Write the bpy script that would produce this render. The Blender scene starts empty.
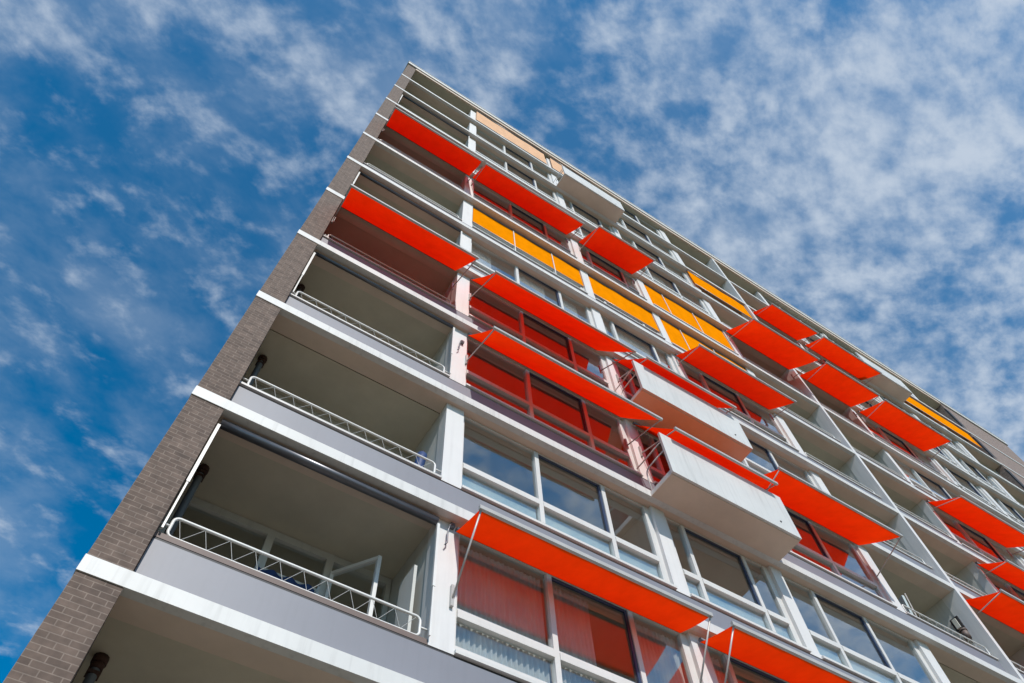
import bpy, math, random
from mathutils import Vector, Matrix
random.seed(7)
S = bpy.context.scene
C = S.collection
G = 6.55            # level of the lowest floor band that the photo shows
H = 2.8             # floor to floor
ROOF = G + 31.31
PI = math.pi

# ------------------------------------------------------------------ materials
def new_mat(name):
    m = bpy.data.materials.new(name); m.use_nodes = True
    nt = m.node_tree
    b = nt.nodes['Principled BSDF']
    return m, nt, b

def paint(name, col, rough=.55, var=.12, scale=1.3, streak=.0, spec=.5, metal=0.):
    """painted / rendered surface: base colour with uneven, slightly dirty patches"""
    m, nt, b = new_mat(name)
    N = nt.nodes.new; L = nt.links.new
    tc = N('ShaderNodeTexCoord')
    n1 = N('ShaderNodeTexNoise'); n1.inputs['Scale'].default_value = scale
    n1.inputs['Detail'].default_value = 7; n1.inputs['Roughness'].default_value = .65
    L(tc.outputs['Object'], n1.inputs['Vector'])
    r = N('ShaderNodeMapRange'); r.inputs['From Min'].default_value = .3; r.inputs['From Max'].default_value = .72
    r.inputs['To Min'].default_value = 1 - var; r.inputs['To Max'].default_value = 1.0
    L(n1.outputs['Fac'], r.inputs['Value'])
    fac = r.outputs['Result']
    if streak > 0:
        mp = N('ShaderNodeMapping'); mp.inputs['Scale'].default_value = (9, 9, .55)
        L(tc.outputs['Object'], mp.inputs['Vector'])
        n2 = N('ShaderNodeTexNoise'); n2.inputs['Scale'].default_value = 1.6; n2.inputs['Detail'].default_value = 5
        L(mp.outputs['Vector'], n2.inputs['Vector'])
        r2 = N('ShaderNodeMapRange'); r2.inputs['From Min'].default_value = .52; r2.inputs['From Max'].default_value = .75
        r2.inputs['To Min'].default_value = 1.; r2.inputs['To Max'].default_value = 1 - streak
        L(n2.outputs['Fac'], r2.inputs['Value'])
        mu = N('ShaderNodeMath'); mu.operation = 'MULTIPLY'
        L(fac, mu.inputs[0]); L(r2.outputs['Result'], mu.inputs[1]); fac = mu.outputs[0]
    vm = N('ShaderNodeVectorMath'); vm.operation = 'SCALE'
    vm.inputs[0].default_value = col[:3]
    L(fac, vm.inputs['Scale']); L(vm.outputs['Vector'], b.inputs['Base Color'])
    b.inputs['Roughness'].default_value = rough
    b.inputs['Specular IOR Level'].default_value = spec
    b.inputs['Metallic'].default_value = metal
    return m

def brick_mat(name, c1, c2, mortar):
    m, nt, b = new_mat(name)
    N = nt.nodes.new; L = nt.links.new
    tc = N('ShaderNodeTexCoord'); sp = N('ShaderNodeSeparateXYZ'); L(tc.outputs['Object'], sp.inputs[0])
    ad = N('ShaderNodeMath'); ad.operation = 'ADD'; L(sp.outputs['X'], ad.inputs[0]); L(sp.outputs['Y'], ad.inputs[1])
    cb = N('ShaderNodeCombineXYZ'); L(ad.outputs[0], cb.inputs['X']); L(sp.outputs['Z'], cb.inputs['Y'])
    bt = N('ShaderNodeTexBrick'); L(cb.outputs[0], bt.inputs['Vector'])
    bt.inputs['Scale'].default_value = 1
    bt.inputs['Brick Width'].default_value = .172; bt.inputs['Row Height'].default_value = .062
    bt.inputs['Mortar Size'].default_value = .0055; bt.inputs['Mortar Smooth'].default_value = .15
    bt.inputs['Bias'].default_value = 0
    bt.inputs['Color1'].default_value = (*c1, 1); bt.inputs['Color2'].default_value = (*c2, 1)
    bt.inputs['Mortar'].default_value = (*mortar, 1)
    n = N('ShaderNodeTexNoise'); n.inputs['Scale'].default_value = 9; n.inputs['Detail'].default_value = 6
    L(tc.outputs['Object'], n.inputs['Vector'])
    r = N('ShaderNodeMapRange'); r.inputs['From Min'].default_value = .3; r.inputs['From Max'].default_value = .7
    r.inputs['To Min'].default_value = .72; r.inputs['To Max'].default_value = 1.2
    L(n.outputs['Fac'], r.inputs['Value'])
    vm = N('ShaderNodeVectorMath'); vm.operation = 'SCALE'
    L(bt.outputs['Color'], vm.inputs[0]); L(r.outputs['Result'], vm.inputs['Scale'])
    L(vm.outputs['Vector'], b.inputs['Base Color'])
    b.inputs['Roughness'].default_value = .85
    bp = N('ShaderNodeBump'); bp.inputs['Strength'].default_value = .5; bp.inputs['Distance'].default_value = .008
    iv = N('ShaderNodeMath'); iv.operation = 'SUBTRACT'; iv.inputs[0].default_value = 1
    L(bt.outputs['Fac'], iv.inputs[1]); L(iv.outputs[0], bp.inputs['Height']); L(bp.outputs['Normal'], b.inputs['Normal'])
    return m

def cloth(name, col, trans, tcol=None, weave=60):
    """woven fabric that lets some light through"""
    m = bpy.data.materials.new(name); m.use_nodes = True
    nt = m.node_tree; nt.nodes.clear()
    N = nt.nodes.new; L = nt.links.new
    out = N('ShaderNodeOutputMaterial'); mix = N('ShaderNodeMixShader')
    d = N('ShaderNodeBsdfDiffuse'); t = N('ShaderNodeBsdfTranslucent')
    tc = N('ShaderNodeTexCoord')
    mp = N('ShaderNodeMapping'); mp.inputs['Scale'].default_value = (1.6, .9, .9)
    L(tc.outputs['Object'], mp.inputs['Vector'])
    n = N('ShaderNodeTexNoise'); n.inputs['Scale'].default_value = 2.; n.inputs['Detail'].default_value = 8; n.inputs['Roughness'].default_value = .62
    L(mp.outputs['Vector'], n.inputs['Vector'])
    r = N('ShaderNodeMapRange'); r.inputs['From Min'].default_value = .28; r.inputs['From Max'].default_value = .66
    r.inputs['To Min'].default_value = .86; r.inputs['To Max'].default_value = 1.02
    L(n.outputs['Fac'], r.inputs['Value'])
    for sh, cc in ((d, col), (t, tcol or col)):
        vm = N('ShaderNodeVectorMath'); vm.operation = 'SCALE'; vm.inputs[0].default_value = cc
        L(r.outputs['Result'], vm.inputs['Scale']); L(vm.outputs['Vector'], sh.inputs['Color'])
    mix.inputs[0].default_value = trans
    L(d.outputs[0], mix.inputs[1]); L(t.outputs[0], mix.inputs[2]); L(mix.outputs[0], out.inputs[0])
    return m

def glass_mat(name, tint):
    m = bpy.data.materials.new(name); m.use_nodes = True
    nt = m.node_tree; nt.nodes.clear()
    N = nt.nodes.new; L = nt.links.new
    out = N('ShaderNodeOutputMaterial'); mix = N('ShaderNodeMixShader')
    tr = N('ShaderNodeBsdfTransparent'); tr.inputs[0].default_value = (*tint, 1)
    gl = N('ShaderNodeBsdfGlossy'); gl.inputs['Roughness'].default_value = .012
    gl.inputs['Color'].default_value = (.95, .97, 1, 1)
    lw = N('ShaderNodeLayerWeight'); lw.inputs['Blend'].default_value = .5
    pw = N('ShaderNodeMath'); pw.operation = 'POWER'; pw.inputs[1].default_value = 3.0
    L(lw.outputs['Facing'], pw.inputs[0])
    mr = N('ShaderNodeMapRange'); mr.inputs['To Min'].default_value = .09; mr.inputs['To Max'].default_value = 1.
    L(pw.outputs[0], mr.inputs['Value'])
    # panes of old float glass are never quite flat
    tc = N('ShaderNodeTexCoord'); n = N('ShaderNodeTexNoise'); n.inputs['Scale'].default_value = 1.1
    n.inputs['Detail'].default_value = 1
    L(tc.outputs['Object'], n.inputs['Vector'])
    bp = N('ShaderNodeBump'); bp.inputs['Strength'].default_value = .12; bp.inputs['Distance'].default_value = .03
    L(n.outputs['Fac'], bp.inputs['Height']); L(bp.outputs['Normal'], gl.inputs['Normal'])
    L(mr.outputs['Result'], mix.inputs[0]); L(tr.outputs[0], mix.inputs[1]); L(gl.outputs[0], mix.inputs[2])
    L(mix.outputs[0], out.inputs[0])
    return m

M = dict(
    white=paint('white_paint', (.66, .66, .645), .5, .14, .9, .16),
    column=paint('column_paint', (.72, .71, .70), .5, .08, 1.1, .08),
    frame=paint('frame_paint', (.68, .67, .65), .42, .12, 2.0, .06),
    fascia=paint('lavender_panel', (.215, .222, .258), .5, .12, .8, .05),
    coping=paint('coping_metal', (.62, .60, .58), .4, .15, 2.),
    brown=paint('brown_coping', (.17, .12, .105), .6, .25, 3.),
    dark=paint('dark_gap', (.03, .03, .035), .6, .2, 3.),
    soffit=paint('soffit_paint', (.62, .565, .45), .75, .22, .9, .0),
    beam=paint('beam_bounce_pink', (.72, .585, .48), .7, .18, 1.2, .0),  # pink of bounced light is put into this colour
    wall=paint('balcony_wall', (.62, .615, .58), .7, .12, .8, .10),
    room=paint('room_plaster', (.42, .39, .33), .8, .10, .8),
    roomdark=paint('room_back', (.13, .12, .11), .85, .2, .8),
    metal=paint('bar_metal', (.50, .48, .46), .35, .15, 4., 0, .5, .1),
    tube=paint('cassette_metal', (.16, .16, .18), .35, .2, 3., 0, .5, .5),
    rail=paint('rail_paint', (.78, .77, .75), .4, .12, 5.),
    wire=paint('wire_metal', (.45, .45, .44), .4, .1, 5.),
    rust=paint('rusty_collar', (.07, .028, .018), .8, .4, 14.),
    tile=paint('floor_bounce_tile', (.64, .57, .45), .6, .25, 2.5),  # pale and warm to throw light up under the slabs
    pipe=paint('pipe_zinc', (.12, .13, .14), .5, .2, 5.),
    blue=paint('blue_sash', (.028, .05, .11), .35, .2, 3.),
    bluecloth=paint('blue_panel', (.015, .05, .17), .6, .2, 3.),
    lower=paint('frosted_infill', (.52, .60, .61), .25, .10, 2.),
    wood=paint('oak_board', (.30, .18, .08), .6, .3, 5.),
    lampglass=paint('lamp_cover', (.7, .68, .6), .3, .1, 4.),
    brick=brick_mat('brown_brick', (.150, .106, .084), (.104, .072, .057), (.215, .165, .135)),
    brick2=brick_mat('pink_brown_brick', (.25, .18, .155), (.20, .145, .125), (.34, .29, .26)),
    red=cloth('red_awning_cloth', (.96, .15, .008), .42, (.92, .008, .0006)),
    crimson=cloth('crimson_awning_cloth', (.92, .11, .008), .41, (.74, .004, .001)),
    yellow=cloth('yellow_screen_cloth', (.97, .30, .002), .1),
    peach=cloth('peach_screen_cloth', (.90, .56, .36), .12),
    curtain=cloth('net_curtain', (.84, .81, .76), .4),
    glass=glass_mat('window_glass', (.92, .95, .95)),
)

# ------------------------------------------------------------------ mesh builder
class MB:
    def __init__(self): self.v = []; self.f = []; self.smooth = []
    def quad(self, a, b, c, d):
        n = len(self.v); self.v += [a, b, c, d]; self.f.append((n, n+1, n+2, n+3)); self.smooth.append(False)
    def box(self, x0, x1, y0, y1, z0, z1):
        n = len(self.v)
        self.v += [(x0,y0,z0),(x1,y0,z0),(x1,y1,z0),(x0,y1,z0),(x0,y0,z1),(x1,y0,z1),(x1,y1,z1),(x0,y1,z1)]
        for q in ((0,3,2,1),(4,5,6,7),(0,1,5,4),(1,2,6,5),(2,3,7,6),(3,0,4,7)):
            self.f.append(tuple(n+i for i in q)); self.smooth.append(False)
        return self
    def obox(self, p0, p1, w, h, up=(0,0,1)):
        """rectangular bar from p0 to p1"""
        p0 = Vector(p0); p1 = Vector(p1); d = (p1-p0).normalized()
        s = d.cross(Vector(up)).normalized(); u = s.cross(d)
        n = len(self.v)
        for p in (p0, p1):
            for a, b in ((-1,-1),(1,-1),(1,1),(-1,1)): self.v.append(tuple(p + s*a*w/2 + u*b*h/2))
        for q in ((0,1,2,3),(7,6,5,4),(0,4,5,1),(1,5,6,2),(2,6,7,3),(3,7,4,0)):
            self.f.append(tuple(n+i for i in q)); self.smooth.append(False)
        return self
    def tube(self, pts, r, seg=10, closed=False, caps=True):
        pts = [Vector(p) for p in pts]; k = len(pts); rings = []
        prev = None
        for i, p in enumerate(pts):
            if closed: d = (pts[(i+1) % k] - pts[i-1]).normalized()
            else: d = (pts[min(i+1, k-1)] - pts[max(i-1, 0)]).normalized()
            if prev is None:
                a = Vector((0,0,1)) if abs(d.z) < .9 else Vector((0,1,0))
                s = d.cross(a).normalized()
            else: s = (prev - d*prev.dot(d)).normalized()
            prev = s; t = d.cross(s)
            n = len(self.v); rings.append(n)
            for j in range(seg):
                an = 2*PI*j/seg; self.v.append(tuple(p + s*math.cos(an)*r + t*math.sin(an)*r))
        for i in range(k if closed else k-1):
            a = rings[i]; b = rings[(i+1) % k]
            for j in range(seg):
                j2 = (j+1) % seg; self.f.append((a+j, a+j2, b+j2, b+j)); self.smooth.append(True)
        if not closed and caps:
            self.f.append(tuple(rings[0]+j for j in range(seg))[::-1]); self.smooth.append(False)
            self.f.append(tuple(rings[-1]+j for j in range(seg))); self.smooth.append(False)
        return self
    def grid(self, fn, nu, nv, smooth=True):
        n = len(self.v)
        for i in range(nu+1):
            for j in range(nv+1): self.v.append(fn(i/nu, j/nv))
        for i in range(nu):
            for j in range(nv):
                a = n+i*(nv+1)+j; self.f.append((a, a+nv+1, a+nv+2, a+1)); self.smooth.append(smooth)
        return self
    def build(self, name, mat, parent=None):
        me = bpy.data.meshes.new(name); me.from_pydata(self.v, [], self.f)
        me.polygons.foreach_set('use_smooth', self.smooth)
        me.materials.append(mat); me.update()
        o = bpy.data.objects.new(name, me); C.objects.link(o)
        if parent:
            o.parent = parent
            o.matrix_parent_inverse = Matrix.Identity(4)
            # meshes are written in world coordinates; shift them to the parent chain's origin
            off = Vector((0,0,0)); p = parent
            while p is not None: off += p.location; p = p.parent
            if off.length > 0:
                for v in me.vertices: v.co -= off
        return o

def thing(name, label, cat, loc, group=None):
    o = bpy.data.objects.new(name, None); C.objects.link(o); o.location = loc
    o.empty_display_size = .2
    o['label'] = label; o['category'] = cat
    if group: o['group'] = group
    return o

def tag(o, label=None, cat=None, group=None, kind=None):
    for k, v in (('label', label), ('category', cat), ('group', group), ('kind', kind)):
        if v: o[k] = v
    return o

# ------------------------------------------------------------------ bays of the facade
XL, XR = .40, 34.90                 # between the two brick ends
XE = 40.9                           # far end of the building
DEEP = 10.6
YP = .16                           # parapets and columns stand back from the floor bands
BAL = dict(A=(.40, 3.40), E=(14.72, 17.65), F=(17.805, 20.91), J=(32.0, 34.90))
WIN = dict(B=(3.72, 7.59), C=(7.88, 10.42), D=(10.70, 14.40), G=(21.13, 25.61), H=(25.80, 28.48), I=(28.77, 31.70))
MULL = dict(B=(5.17, 6.55), C=(8.34, 9.78), D=(11.55, 12.95), G=(22.5, 24.0), H=(26.4, 27.9), I=(29.7, 30.7))
PIL = [(3.40, 3.72), (7.59, 7.88), (10.42, 10.70), (14.40, 14.72), (17.655, 17.80), (20.91, 21.13), (25.61, 25.80), (28.48, 28.77), (31.70, 32.0)]
FLOORS = range(-1, 11)
def zf(k): return G + k*H

bld = thing('apartment_building', 'tall brown brick and white apartment block with balconies and large windows', 'apartment block', (0, 0, 0))

# brick ends (front face and the long side), roof, back
MB().box(0, XL, 0, DEEP, 0, ROOF-.36).build('brick_end_wall', M['brick'], bld)
w = MB().box(XR, XE, .0, DEEP, 0, ROOF-.36)
far = w.build('brick_end_wall', M['brick2'], bld); far['label'] = 'wider pinkish brown brick wall at the far end'
MB().box(XL, XR, DEEP-.3, DEEP-.01, 0, ROOF-.4).build('back_wall', M['brick2'], bld)
roof = MB().box(-.03, XE+.05, -.07, DEEP+.05, ROOF-.34, ROOF)
roof.box(-.05, XE+.07, -.09, DEEP+.07, ROOF+.002, ROOF+.05)
roof.build('roof_edge', M['white'], bld)
MB().box(XL, XR, .06, DEEP-.31, ROOF-.60, ROOF-.345).build('roof_slab', M['soffit'], bld)
MB().box(XL, XR, -.02, .055, ROOF-.60, ROOF-.345).build('roof_fascia', M['beam'], bld)
# ground storey behind the street, lower than the frame
pl = MB()
for a, b in PIL: pl.box(a, b, .3, .8, 0, zf(-1)-.21)
pl.box(XL, XR, .8, 1.1, 0, zf(-1)-.21)
pl.build('ground_storey_wall', M['wall'], bld)

for k in FLOORS:
    z = zf(k)
    # white band, runs across the left brick end as well
    s = MB().box(-.008, XR+.02, -.014, .10, z-.18, z)
    s.box(XR+.02, XE+.02, -.03, -.002, z-.18, z-.02)
    s.build('floor_band', M['white'], bld)
    MB().box(XL, XR, .102, .40, z-.176, z-.004).build('edge_beam', M['beam'], bld)
    MB().box(XL, XR, .425 if k == 2 else .402, DEEP-.31, z-.162, z-.006).build('floor_slab', M['soffit'], bld)
    # parapet panel, standing back behind the band, dark shadow gap above it
    MB().box(XL+.01, XR-.01, YP-.012, YP+.09, z+.0, z+.575).build('parapet_panel', M['fascia'], bld)
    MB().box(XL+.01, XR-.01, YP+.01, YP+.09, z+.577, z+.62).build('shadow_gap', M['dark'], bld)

# coping: brown wood at the lowest full balcony, metal elsewhere; sill under the windows
for k in FLOORS:
    z = zf(k)
    for b, (a, c) in BAL.items():
        br = (b == 'A' and k == 0)
        MB().box(a+.004, c-.004, YP+.005 if br else YP-.035, YP+.14, z+.622, z+.69 if br else z+.66).build('coping', M['brown' if br else 'coping'], bld)
    for b, (a, c) in WIN.items():
        m = MB().box(a, c, YP-.045, YP+.135, z+.622, z+.67)
        m.box(a, c, YP+.03, YP+.135, z+.672, z+.76)
        m.build('window_sill', M['frame'], bld)

# columns and the walls behind them
for i, (a, b) in enumerate(PIL):
    party = (i == 4)
    c = MB()
    for k in FLOORS:
        if party: c.box(a, b, -.022, YP+.094, zf(k)-.19, zf(k)+H-.191)
        else: c.box(a, b, YP, YP+.094, zf(k)+.622, zf(k)+H-.178)
        c.box(a+.002, b-.002, YP+.0945, .398, zf(k)+.001, zf(k)+H-.178)
    c.build('party_wall_edge' if party else 'column', M['column'], bld)
    wl = MB()
    for k in FLOORS: wl.box(a+.012, b-.012, .402, DEEP-.32, zf(k)-.004, zf(k)+H-.164)
    wl.build('cross_wall', M['wall'], bld)
# lining of the brick ends inside the balconies
MB().box(XR-.03, XR-.001, .405, 1.45, zf(-1), ROOF-.61).build('wall_lining', M['wall'], bld)

# ------------------------------------------------------------------ balconies: rear wall with door and windows, railing
def rounded_loop(x0, x1, y, z0, z1, r):
    pts = []
    for cx, cz, a0 in ((x1-r, z1-r, 0), (x0+r, z1-r, 90), (x0+r, z0+r, 180), (x1-r, z0+r, 270)):
        for i in range(5):
            a = math.radians(a0 + i*22.5); pts.append((cx + r*math.cos(a), y, cz + r*math.sin(a)))
    return pts
for b, (a, c) in BAL.items():
    for k in FLOORS:
        z = zf(k)
        # rear wall: frame of posts and rails, glass in between
        fr = MB(); Y0, Y1 = 1.43, 1.53
        xs = [a+.02, a+(c-a)*.42, a+(c-a)*.70, c-.02]
        for q in xs: fr.box(max(a, q-.05), min(c, q+.05), Y0, Y1, z, z+H-.165)
        for q0, q1 in zip(xs[:-1], xs[1:]):
            fr.box(q0+.051, q1-.051, Y0, Y1, z+2.52, z+H-.167)
            fr.box(q0+.051, q1-.051, Y0+.01, Y1, z+.0, z+.12)
        fr.box(xs[1]+.051, xs[2]-.051, Y0+.005, Y1, z+1.92, z+1.99)
        fr.box(xs[0]+.051, xs[1]-.051, Y0+.02, Y1, z+.121, z+.75)
        f = fr.build('rear_window', M['wall'], bld)
        g = MB()
        for q0, q1 in zip(xs[:-1], xs[1:]): g.box(q0+.05, q1-.05, 1.485, 1.493, z+.12, z+2.52)
        g.build('pane', M['glass'], f)
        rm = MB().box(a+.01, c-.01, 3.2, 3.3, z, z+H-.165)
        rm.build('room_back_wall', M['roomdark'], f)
        MB().box(a+.005, c-.005, YP+.10, 1.425, z-.004, z+.012).build('floor_bounce_sheet', M['tile'], bld)  # unseen pale floor sheet, added to bounce sunlight onto the soffits
        # railing loop with zigzag wire
        y = YP+.03
        r = MB(); r.tube(rounded_loop(a+.10, c-.10, y, z+.70, z+.96, .06), .017, 8, True)
        r.tube([(a, y, z+.83), (a+.10, y, z+.83)], .013, 6); r.tube([(c-.10, y, z+.83), (c, y, z+.83)], .013, 6)
        n = max(2, int((c-a)/.75))
        for i in range(n+1):
            q = a+.25+(c-a-.5)*i/n; r.tube([(q, y, z+.655), (q, y, z+.70)], .011, 6)
        rr = r.build('railing', M['rail'], bld)
        wv = MB(); n = int((c-a-.3)/.13); pts = []
        for i in range(n+1): pts.append((a+.15+(c-a-.3)*(i-(.35 if i % 2 else 0))/n, y, z+(.71 if i % 2 else .95)))
        for p, q in zip(pts[:-1], pts[1:]): wv.tube([p, q], .0032, 5, False, False)
        wv.build('zigzag_wire', M['wire'], rr)

# ------------------------------------------------------------------ windows
def pleats(x0, x1, z0, z1, y, amp=.019, per=.072, seed=0):
    rnd = random.Random(seed); ph = rnd.random()*6
    n = max(8, int((x1-x0)/per*8))
    def fn(u, v):
        x = x0+(x1-x0)*u
        s = math.sin(2*PI*x/per+ph+.6*math.sin(x*5+ph)) + .4*math.sin(2*PI*x/(per*2.3)+ph*2)
        return (x + .01*math.sin(v*3+x*9), y+amp*s*(.55+.45*(1-v)), z0+(z1-z0)*v)
    return MB().grid(fn, n, 5)
curt = {('B', 0): [(0, 1.), (1, .55), (2, 1.)], ('C', 0): [(0, 1.)], ('D', 1): [], ('G', 6): [(0, 1.)], ('I', 6): [(1, .6), (2, 1)],
        ('B', 7): [(0, .5)], ('C', 7): [(1, 1)], ('D', 7): [(1, .7)], ('D', 9): [(0, 1), (2, .6)], ('G', 5): [(0, 1), (1, .4)], ('I', 7): [(0, 1)]}
_r = random.Random(11)
for _b in WIN:
    for _k in range(4, 11):
        if (_b, _k) not in curt and _r.random() < .55:
            curt[(_b, _k)] = [(i, _r.choice((1., .5, .7))) for i in range(3) if _r.random() < .6]
infill = {('B', 1), ('C', 1), ('D', 1), ('B', 4), ('D', 3), ('C', 4), ('B', 8), ('D', 7), ('G', 5), ('H', 6), ('I', 7), ('G', 3), ('C', 5), ('B', 5)}
for b, (a, c) in WIN.items():
    m1, m2 = MULL[b]
    for k in FLOORS:
        z = zf(k); zt = z+2.615; zb = z+.765; Y0, Y1 = YP+.065, YP+.135
        fr = MB()
        jl, jr = a+.10 if b != 'B' else a+.05, c-.13
        fr.box(a+.001, jl, Y0, Y1, zb, zt); fr.box(jr, c-.001, Y0, Y1, zb, zt)
        fr.box(jl, jr, Y0+.002, Y1, zt-.035, zt); fr.box(jl, jr, Y0+.002, Y1, zb, zb+.05)
        for m in (m1, m2): fr.box(m-.04, m+.04, Y0-.012, Y1-.002, zb+.051, zt-.036)
        for q0, q1 in ((jl, m1-.04), (m1+.04, m2-.04), (m2+.04, jr)):
            fr.box(q0+.001, q1-.001, Y0-.025, Y1-.004, z+1.20, z+1.30)
            fr.box(q0+.001, q1-.001, Y0-.01, Y1-.004, z+1.302, z+1.335)
        w = fr.build('window', M['frame'], bld)
        g = MB()
        for q0, q1 in ((jl, m1-.041), (m1+.041, m2-.041), (m2+.041, jr)):
            g.box(q0, q1, YP+.103, YP+.109, zb+.05, z+1.20); g.box(q0, q1, YP+.103, YP+.109, z+1.335, zt-.035)
        g.build('pane', M['glass'], w)
        # opening sash in the middle light: slim dark blue profile
        s = MB(); q0, q1 = m1+.042, m2-.042
        s.box(q1-.045, q1, YP+.073, YP+.102, z+1.34, zt-.04); s.box(q0, q1-.046, YP+.073, YP+.102, zt-.085, zt-.04)
        s.build('sash', M['blue'], w)
        if (b, k) in infill:
            p = MB()
            for q0, q1 in ((jl, m1-.041), (m1+.041, m2-.041), (m2+.041, jr)): p.box(q0+.01, q1-.01, YP+.15, YP+.165, zb+.02, z+1.22)
            p.build('infill_panel', M['lower'], w)
        for i, fracn in curt.get((b, k), []):
            q0, q1 = ((jl, m1-.04), (m1+.04, m2-.04), (m2+.04, jr))[i]
            if i == 1: q1 = q0+(q1-q0)*fracn
            else: q1 = q0+(q1-q0)*fracn
            pleats(q0, q1, zb, zt-.05, YP+.20, seed=k*7+i).build('curtain', M['curtain'], w)
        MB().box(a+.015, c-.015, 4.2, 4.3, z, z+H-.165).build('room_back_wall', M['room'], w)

# ------------------------------------------------------------------ box balconies in front of the narrow window bays
for (x0, x1, k) in ((7.47, 10.52, 2), (7.47, 10.50, 3), (7.47, 10.50, 9), (24.65, 27.75, 9)):
    z = zf(k); Y = -.65
    m = MB()
    m.box(x0, x1, Y, Y+.05, z-.17, z+1.02)                  # front panel
    m.box(x0+.012, x1-.012, Y+.052, -.018, z-.165, z-.06)    # floor plate
    o = m.build('box_balcony', M['white'], bld)
    MB().box(x0+.004, x1-.004, Y+.054, -.018, z-.185, z-.167).build('soffit_board', M['beam'], o)
    for x in (x0+.04, x1-.04):
        r = MB()
        for h0 in (.55, .82):
            pts = [(x, Y+.05, z+h0), (x, -.12, z+h0), (x, -.06, z+h0-.05), (x, -.04, z+h0-.12), (x, -.04, z-.06)] if h0 < .6 else [(x, Y+.05, z+h0), (x, YP, z+h0)]
            r.tube(pts, .014, 7)
        r.build('side_rail', M['rail'], o)
    b = MB()
    for x in (x1-.42,): b.tube([(x, Y-.012, z+.06), (x, Y, z+.06)], .02, 8)
    b.build('drain_stub', M['dark'], o)

# rainwater pipe along the left balcony wall, rusty collar under every slab
pp = MB().tube([(.52, .95, 0), (.52, .95, ROOF-.62)], .045, 12).build('downpipe', M['pipe'], bld)
for k in FLOORS:
    z = zf(k)
    c = MB().tube([(.52, .95, z+H-.30), (.52, .95, z+H-.24)], .06, 12)
    c.tube([(.52, .95, z+H-.239), (.52, .95, z+H-.164)], .07, 12)
    c.box(.46, .58, .90, 1.0, z+H-.36, z+H-.33)
    c.build('pipe_collar', M['rust'], pp)

# brick far end: slot windows
for k in FLOORS:
    z = zf(k)
    MB().box(XR-.004, XR+.35, -.006, .05, z+.5, z+2.3).build('stair_slot', M['dark'], bld)

# ------------------------------------------------------------------ awnings
def awning(x0, x1, k, out, zb, label, mat='red', piv=1.1, fx=None, zm=2.44, group='red awnings folded out over the facade', armx=None):
    z = zf(k); ym = .10; zp = z+piv+(z-G+6.1)*.031
    t = thing('awning', label, 'awning', ((x0+x1)/2, 0, z+zm), group)
    y1 = -out; z1 = z+zb; z0 = z+zm
    fa, fb = fx or (x0, x1)
    L = math.hypot(out+ym, zm-zb); rnd = random.Random(k*31+int(x0*10))
    sag = .035*L
    def fn(u, v):
        s = -sag*4*v*(1-v)*(.6+.4*math.sin(PI*u)) + .006*math.sin(u*23+v*3)*v
        return (fa+(fb-fa)*u, ym+(y1-ym)*v, z0+(z1-z0)*v + s)
    MB().grid(fn, 24, 12).build('cloth', M[mat], t)
    MB().box(x0-.02, x1+.02, y1-.025, y1+.02, z1-.012, z1+.05).build('front_bar', M['metal'], t)
    MB().tube([(x0, ym-.01, z0+.04), (x1, ym-.01, z0+.04)], .035, 10).build('roller', M['tube'], t)
    for x in armx or (x0+.01, x1-.01):
        a = MB().tube([(x, YP-.03, zp), (x, y1, z1)], .013, 7)
        a.box(x-.02, x+.02, YP-.045, YP-.001, zp-.10, zp+.22)
        a.build('arm', M['metal'], t)
    return t
AW = [
 (.43, 3.30, 3, .91, 1.0, 'red awning over the balcony beside the brick corner, the lower of the two there', 'red', 1.1),
 (.43, 3.50, 6, .75, 1.45, 'crimson awning over the balcony beside the brick corner, highest of all', 'crimson', 1.1),
 (3.62, 7.36, 6, .75, 1.43, 'long crimson awning joined end to end with the top left balcony awning', 'crimson', 1.1),
 (7.86, 10.15, 6, .93, 1.55, 'crimson awning right of a small orange gap, above a yellow screen', 'crimson', 1.1),
 (3.72, 7.25, 3, .94, .72, 'steep red awning over dark red windows, directly above another steep red one', 'red', 1.05),
 (3.70, 7.40, 2, .85, 1.12, 'steep red awning above the plain sky reflecting windows and left of white box balcony', 'red', 1.1),
 (3.64, 7.33, 0, .52, 2.26, 'nearly flat red awning over the window with pleated net curtains', 'red', 1.15),
 (7.70, 10.20, 0, .55, 2.25, 'red awning cut by the bottom edge, right of the curtained window', 'red', 1.15),
 (7.74, 10.30, 2, .84, 1.08, 'red awning behind the lower white box balcony', 'red', 1.1),
 (7.74, 10.30, 3, .85, 1.05, 'short crimson awning behind the upper box balcony with glowing orange underside', 'crimson', 1.1),
 (10.70, 14.34, 2, .87, 1.82, 'wide red awning just right of the lower white box balcony', 'red', 1.1),
 (10.50, 14.06, 4, .72, 1.76, 'crimson awning directly under the yellow screens of the middle bay', 'crimson', 1.5),
 (14.45, 17.60, 6, 1.03, 1.50, 'bright red awning over a dark balcony, just right of the wide yellow screen', 'red', 1.2),
 (18.10, 20.84, 6, 1.02, 1.75, 'red awning second from left in the lower of two upper right rows', 'red', 1.2),
 (21.29, 24.97, 6, .97, 1.88, 'red awning at the right end of the lower upper right row, below long yellow screen', 'red', 1.2),
 (18.10, 20.82, 8, .83, 1.62, 'red awning close under the roof edge, the left one of a pair', 'red', 1.2),
 (21.30, 24.92, 8, .80, 1.80, 'red awning close under the roof edge, right one of pair, touching the far box balcony', 'red', 1.2),
 (20.94, 24.80, 4, .82, 1.75, 'topmost of three red awnings at the right edge, over red glass', 'red', 1.6),
 (20.88, 24.80, 3, .62, 1.92, 'middle of three red awnings stacked at the right edge', 'red', 1.6),
 (17.88, 20.40, 2, .82, 1.99, 'lowest of three red awnings at the right edge, over a dark balcony', 'red', 1.55),
]
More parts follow.
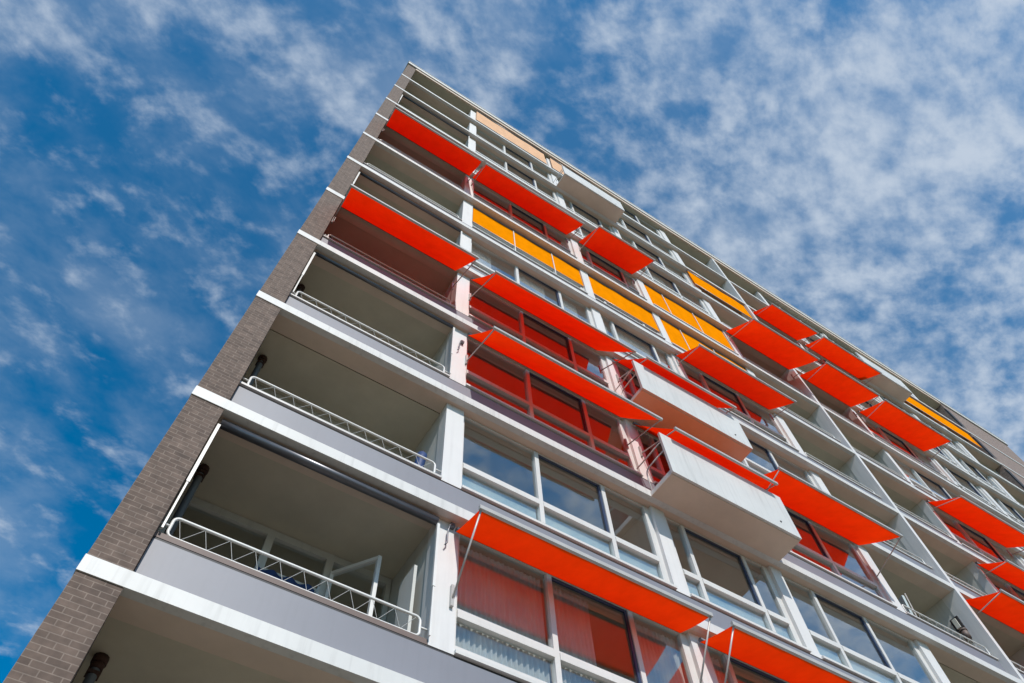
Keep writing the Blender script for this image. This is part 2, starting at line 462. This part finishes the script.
for x0, x1, k, out, zb, lab, mt, pv in AW: awning(x0, x1, k, out, zb, lab, mt, pv)

# rolled up awnings of the left balconies: cassette tube and side guide
for k, lab in ((0, 'thick grey rolled awning tube above the lowest balcony with a full view of its railing'),
               (2, 'slim rolled awning tube just below the lower red balcony awning'),
               (4, 'rolled awning tube just above the lower red balcony awning'),
               (7, 'rolled awning tube just above the crimson top left awning'),
               (8, 'rolled awning tube of the balcony third from the roof at the brick corner')):
    z = zf(k)
    t = thing('rolled_awning', lab, 'awning', (1.9, .1, z+2.5), 'rolled up awnings over the left balconies')
    MB().tube([(.44, .14, z+2.53), (3.38, .14, z+2.53)], .06 if k == 0 else .035, 14).build('cassette', M['tube'], t)
    for x in (.435, 3.39):
        g = MB().box(x-.018, x+.018, .10, .135, z+1.4, z+2.46)
        g.box(x-.010, x+.010, .105, .13, z+.7, z+1.398)
        g.build('guide_rail', M['rail'], t)

# ------------------------------------------------------------------ upright fabric screens
def screen(x0, x1, k, z0, label, mat='yellow', cords=(), y=.07, cat='screen'):
    z = zf(k)
    t = thing('fabric_screen', label, cat, ((x0+x1)/2, y, z+2.5), 'upright fabric screens')
    def fn(u, v): return (x0+(x1-x0)*u, y+.006*math.sin(u*17+v*4), z+z0+(2.52-z0)*v)
    MB().grid(fn, 20, 6).build('cloth', M[mat], t)
    MB().tube([(x0, y, z+z0), (x1, y, z+z0)], .016, 8).build('hem_bar', M['metal'], t)
    MB().tube([(x0, y+.0, z+2.55), (x1, y+.0, z+2.55)], .03, 10).build('roller', M['tube'], t)
    for c in cords: MB().box(c-.015, c+.015, y-.025, y-.01, z+.7, z+2.5).build('cord', M['rail'], t)
    return t
screen(3.75, 7.57, 5, 1.22, 'yellow screen half lowered over the windows left of the thin crimson awning gap', cords=(5.15, 6.53), y=YP+.03)
screen(7.91, 10.40, 5, 1.15, 'short yellow screen half lowered in the narrow window bay', y=YP+.03)
screen(10.73, 14.37, 5, .85, 'lower of two yellow screens stacked in one bay, above the crimson awning', cords=(11.55, 12.95), y=YP+.03)
screen(10.73, 14.37, 6, .82, 'upper and larger of two yellow screens stacked in one bay', cords=(11.55, 12.95), y=YP+.03)
screen(14.38, 17.6, 8, 1.1, 'yellow screen across a balcony close under the roof, left of the red pair')
screen(27.85, 34.75, 9, 1.15, 'long yellow screen at the far right end under the roof')
screen(3.66, 7.38, 10, .6, 'pale peach screen directly below the roof edge, the longer piece', 'peach')
screen(7.72, 10.12, 10, .6, 'pale peach screen below the roof edge, short piece beside the top box balcony', 'peach')

# ------------------------------------------------------------------ things on the balconies
z = zf(0)
t = thing('casement', 'white window leaf standing open on the lowest full balcony', 'window', (2.95, 1.15, z+.1))
m = MB()
A, B = Vector((2.55, 1.40, 0)), Vector((2.95, .85, 0))
def bar(p, q, z0, z1): m.obox((p.x, p.y, z0), (q.x, q.y, z1), .06, .05, (0, 0, 1) if abs(z1-z0) < .3 else (1, 0, 0))
bar(A, A, z+.15, z+2.3); bar(B, B, z+.15, z+2.3); bar(A, B, z+2.27, z+2.27); bar(A, B, z+.2, z+.2)
m.build('leaf_frame', M['rail'], t)
MB().quad((A.x, A.y, z+.2), (B.x, B.y, z+.2), (B.x, B.y, z+2.25), (A.x, A.y, z+2.25))
g = MB().obox((A.x, A.y, z+1.23), (B.x, B.y, z+1.23), .006, 2.05); g.build('leaf_glass', M['glass'], t)

t = thing('windbreak', 'dark blue cloth windbreak behind the railing of the lowest full balcony', 'windbreak', (1.9, 1.2, z+.1))
MB().grid(lambda u, v: (1.62+.75*u, 1.30+.03*math.sin(u*20), z+.1+1.75*v), 30, 4).build('cloth', M['bluecloth'], t)
MB().tube([(1.6, 1.3, z), (1.6, 1.3, z+1.9)], .02, 8).tube([(2.4, 1.3, z), (2.4, 1.3, z+1.9)], .02, 8).build('pole', M['rail'], t)

t = thing('wooden_chair', 'tan wooden chair with a rounded back at the right end of lowest full balcony', 'chair', (3.0, .55, z))
m = MB(); m.tube([(2.78, .55, z+.45), (2.79, .55, z+.85), (2.86, .55, z+1.0), (2.98, .55, z+1.04), (3.10, .55, z+1.0), (3.17, .55, z+.85), (3.18, .55, z+.45)], .02, 8)
m.box(2.82, 3.14, .54, .56, z+.5, z+.96); m.build('backrest', M['wood'], t)
MB().box(2.78, 3.18, .57, .95, z+.42, z+.45).build('seat', M['wood'], t)
for x in (2.8, 3.16):
    for y in (.58, .93): MB().box(x-.018, x+.018, y-.018, y+.018, z, z+.418).build('leg', M['wood'], t)

t = thing('side_panel', 'narrow white draught panel standing beside the first white column, lowest full balcony', 'panel', (3.2, .35, z))
MB().box(3.26, 3.30, .42, .80, z+.02, z+1.95).build('board', M['wall'], t)

t = thing('folded_parasol', 'dark folded parasol leaning at the right end of second balcony', 'parasol', (3.1, .4, zf(1)))
m = MB()
m.tube([(3.15, .52, zf(1)+.5), (3.17, .50, zf(1)+1.0), (3.19, .47, zf(1)+1.3), (3.2, .46, zf(1)+1.4)], .08, 10)
m.build('cloth', M['bluecloth'], t); MB().tube([(3.12, .54, zf(1)), (3.21, .45, zf(1)+1.5)], .016, 8).build('pole', M['dark'], t)

# wall lamp and folded chair of the balcony at the lower right
z = zf(2)
PWX = 17.662
t = thing('wall_lamp', 'dark framed wall lamp with a pale cover on the grey party wall', 'lamp', (PWX, .42, z+1.85))
MB().box(PWX-.06, PWX, .32, .54, z+1.66, z+2.02).build('lamp_frame', M['dark'], t)
MB().box(PWX-.10, PWX-.061, .38, .48, z+1.71, z+1.97).build('lamp_cover', M['lampglass'], t)
t = thing('flower_pot', 'brown hanging flower pot below the wall lamp on the party wall', 'flower pot', (PWX-.1, .38, z+1.45))
m = MB(); m.tube([(PWX-.11, .38, z+1.36), (PWX-.11, .38, z+1.56)], .08, 14); m.tube([(PWX-.11, .38, z+1.561), (PWX-.11, .38, z+1.60)], .095, 14)
m.build('pot', M['brown'], t); MB().box(PWX-.03, PWX, .36, .40, z+1.3, z+1.64).build('hanger', M['dark'], t)
t = thing('folded_sunbed', 'pale folded sunbed stood upright at the left of the lower right balcony', 'sunbed', (15.5, .6, z))
m = MB(); m.obox((15.4, .62, z), (15.62, .55, z+1.7), .42, .06); m.build('bed_cloth', M['lower'], t)
MB().tube([(15.4, .86, z), (15.62, .79, z+1.75)], .015, 8).tube([(15.4, .38, z), (15.62, .31, z+1.75)], .015, 8).build('bed_frame', M['metal'], t)

# crank handles hooked to the first column
for k, lab in ((0, 'dark crank handle hung near the top of first white column, beside curtained window'), (2, 'curved crank handle on the first white column beside the steep lower awning')):
    z = zf(k); yc = YP-.05
    zz = 2.32 if k == 0 else 1.85
    t = thing('crank_handle', lab, 'crank handle', (3.6, yc, z+zz), 'crank handles on the first white column')
    MB().tube([(3.60, yc, z+zz+.24), (3.55, yc-.02, z+zz+.2), (3.53, yc, z+zz+.08), (3.53, yc, z+zz-.12), (3.50, yc, z+zz-.18)], .010, 8).build('crank', M['tube'], t)
    MB().box(3.57, 3.63, YP-.06, YP-.001, z+zz+.2, z+zz+.27).build('bracket', M['tube'], t)

# ------------------------------------------------------------------ ground, street (below the frame; they light the undersides)
gm = paint('grass_ground', (.07, .10, .035), .9, .4, .5)
gr = MB().grid(lambda u, v: (-1500+3000*u, -1500+3000*v, -.012), 8, 8, False).build('ground', gm); tag(gr, 'green lawn reaching away around the building', 'ground', kind='structure')
pv = paint('paving', (.21, .165, .115), .85, .25, 1.5)
o = MB().box(-30, 75, -16, -.3, -.2, .0).build('pavement', pv); tag(o, 'beige paved forecourt in front of the building', 'pavement', kind='structure')
o = MB().box(-30, 75, -16.25, -16.001, -.3, .12).build('kerb', M['wall']); tag(o, 'pale kerb along the forecourt', 'kerb', kind='structure')
o = MB().box(-200, 250, -24, -16.26, -.3, -.004).build('road', paint('asphalt', (.05, .05, .052), .85, .3, 3.)); tag(o, 'grey asphalt road beyond the forecourt', 'road', kind='structure')

# ------------------------------------------------------------------ light
sun_dir = Vector((-.12, -.74, .67)).normalized()
elev = math.asin(sun_dir.z); az = math.atan2(sun_dir.x, sun_dir.y)
sl_ = bpy.data.lights.new('sun', 'SUN'); sl_.energy = 4.4; sl_.angle = math.radians(.55); sl_.color = (1, .955, .89)
so = bpy.data.objects.new('sun', sl_); C.objects.link(so)
so.rotation_euler = sun_dir.to_track_quat('Z', 'Y').to_euler(); so.location = (30, -30, 60)

W = bpy.data.worlds.new('World'); S.world = W; W.use_nodes = True
nt = W.node_tree; nt.nodes.clear(); N = nt.nodes.new; L = nt.links.new
out = N('ShaderNodeOutputWorld'); bg = N('ShaderNodeBackground'); bg.inputs['Strength'].default_value = .1
L(bg.outputs[0], out.inputs[0])
sky = N('ShaderNodeTexSky'); sky.sky_type = 'NISHITA'; sky.sun_disc = False
sky.sun_elevation = elev; sky.sun_rotation = az; sky.ozone_density = 4.; sky.air_density = 1.; sky.dust_density = .1
tc = N('ShaderNodeTexCoord'); sp = N('ShaderNodeSeparateXYZ'); L(tc.outputs['Generated'], sp.inputs[0])
def mth(op, a, b=None, clamp=False):
    n = N('ShaderNodeMath'); n.operation = op; n.use_clamp = clamp
    for i, q in enumerate((a, b)):
        if q is None: continue
        if isinstance(q, (int, float)): n.inputs[i].default_value = q
        else: L(q, n.inputs[i])
    return n.outputs[0]
zz = mth('MAXIMUM', sp.outputs['Z'], .06)
px = mth('DIVIDE', sp.outputs['X'], zz); py = mth('DIVIDE', sp.outputs['Y'], zz)
cb = N('ShaderNodeCombineXYZ'); L(px, cb.inputs['X']); L(py, cb.inputs['Y'])
def noise(scale, detail, rough, dist=0., off=(0, 0, 0), sc=(1, 1, 1), rot=0):
    mp = N('ShaderNodeMapping'); mp.inputs['Location'].default_value = off; mp.inputs['Scale'].default_value = sc
    mp.inputs['Rotation'].default_value = (0, 0, rot)
    L(cb.outputs[0], mp.inputs['Vector'])
    n = N('ShaderNodeTexNoise'); n.inputs['Scale'].default_value = scale; n.inputs['Detail'].default_value = detail
    n.inputs['Roughness'].default_value = rough; n.inputs['Distortion'].default_value = dist
    L(mp.outputs[0], n.inputs['Vector']); return n.outputs['Fac']
warp = N('ShaderNodeTexNoise'); warp.inputs['Scale'].default_value = 3.; warp.inputs['Detail'].default_value = 3
L(cb.outputs[0], warp.inputs['Vector'])
wv_ = N('ShaderNodeVectorMath'); wv_.operation = 'MULTIPLY_ADD'
L(warp.outputs['Color'], wv_.inputs[0]); wv_.inputs[1].default_value = (.05, .05, 0); L(cb.outputs[0], wv_.inputs[2])
cb = wv_
veil = noise(3.2, 6, .60, .1, (3.1, 1.7, 0), (1, 1.3, 1), -.5)     # thin high veil
mid = noise(8., 9, .56, .0, (.4, 5.2, 0), (1, 1.35, 1), .75)      # fields of small cloudlets
small = noise(20, 6, .56, .0, (7.7, 2.2, 0), (1, 1.35, 1), .75)    # ripples
side = mth('SUBTRACT', px, py)                       # thicker cloud towards one side of the sky
def rng(v, a0, a1, b0, b1, smooth=False):
    n = N('ShaderNodeMapRange'); n.interpolation_type = 'SMOOTHSTEP' if smooth else 'LINEAR'
    if not isinstance(v, float): L(v, n.inputs['Value'])
    for nm, q in (('From Min', a0), ('From Max', a1), ('To Min', b0), ('To Max', b1)): n.inputs[nm].default_value = q
    return n.outputs['Result']
cover = rng(side, -1.1, .75, -.062, .062)
d = mth('ADD', mth('ADD', mth('MULTIPLY', veil, .24), mth('MULTIPLY', mid, .40)), mth('MULTIPLY', small, .36))
d = mth('ADD', d, cover)
puffs = rng(d, .44, .69, 0., .86, True)
haze_ = mth('ADD', rng(veil, .40, .68, .0, .20, True), rng(side, -1.1, .8, .0, .10))
inv = mth('MULTIPLY', mth('SUBTRACT', 1., puffs), mth('SUBTRACT', 1., haze_))
class _C: outputs = {'Result': mth('SUBTRACT', 1., inv)}
cr = _C
gam = N('ShaderNodeGamma'); gam.inputs['Gamma'].default_value = 1.0; L(sky.outputs[0], gam.inputs['Color'])
hs = N('ShaderNodeHueSaturation'); hs.inputs['Hue'].default_value = .488; hs.inputs['Saturation'].default_value = 1.78; hs.inputs['Value'].default_value = 1.72; L(gam.outputs[0], hs.inputs['Color'])
mx = N('ShaderNodeMix'); mx.data_type = 'RGBA'
L(cr.outputs['Result'], mx.inputs['Factor']); L(hs.outputs['Color'], mx.inputs['A'])
mx.inputs['B'].default_value = (6.6, 7.5, 8.7, 1)
L(mx.outputs['Result'], bg.inputs['Color'])

# ------------------------------------------------------------------ camera
cam = bpy.data.cameras.new('camera'); co = bpy.data.objects.new('camera', cam); C.objects.link(co)
cam.sensor_width = 36; cam.lens = 746.933*36/1024; cam.clip_end = 5000; cam.clip_start = .05
r = Vector((0.84429124, -0.53484558, -0.03335433)); u = Vector((-0.46061016, -0.75609913, 0.46492192)); f = Vector((0.27388061, 0.37716616, 0.88472318))
mat = Matrix((r, u, -f)).transposed().to_4x4(); mat.translation = Vector((.4858, -5.7729, G-4.95794))
co.matrix_world = mat
S.camera = co
S.view_settings.view_transform = 'Standard'; S.view_settings.look = 'None'; S.view_settings.exposure = -.18; S.view_settings.gamma = 1
S.cycles.max_bounces = 10; S.cycles.transparent_max_bounces = 16; S.cycles.diffuse_bounces = 5
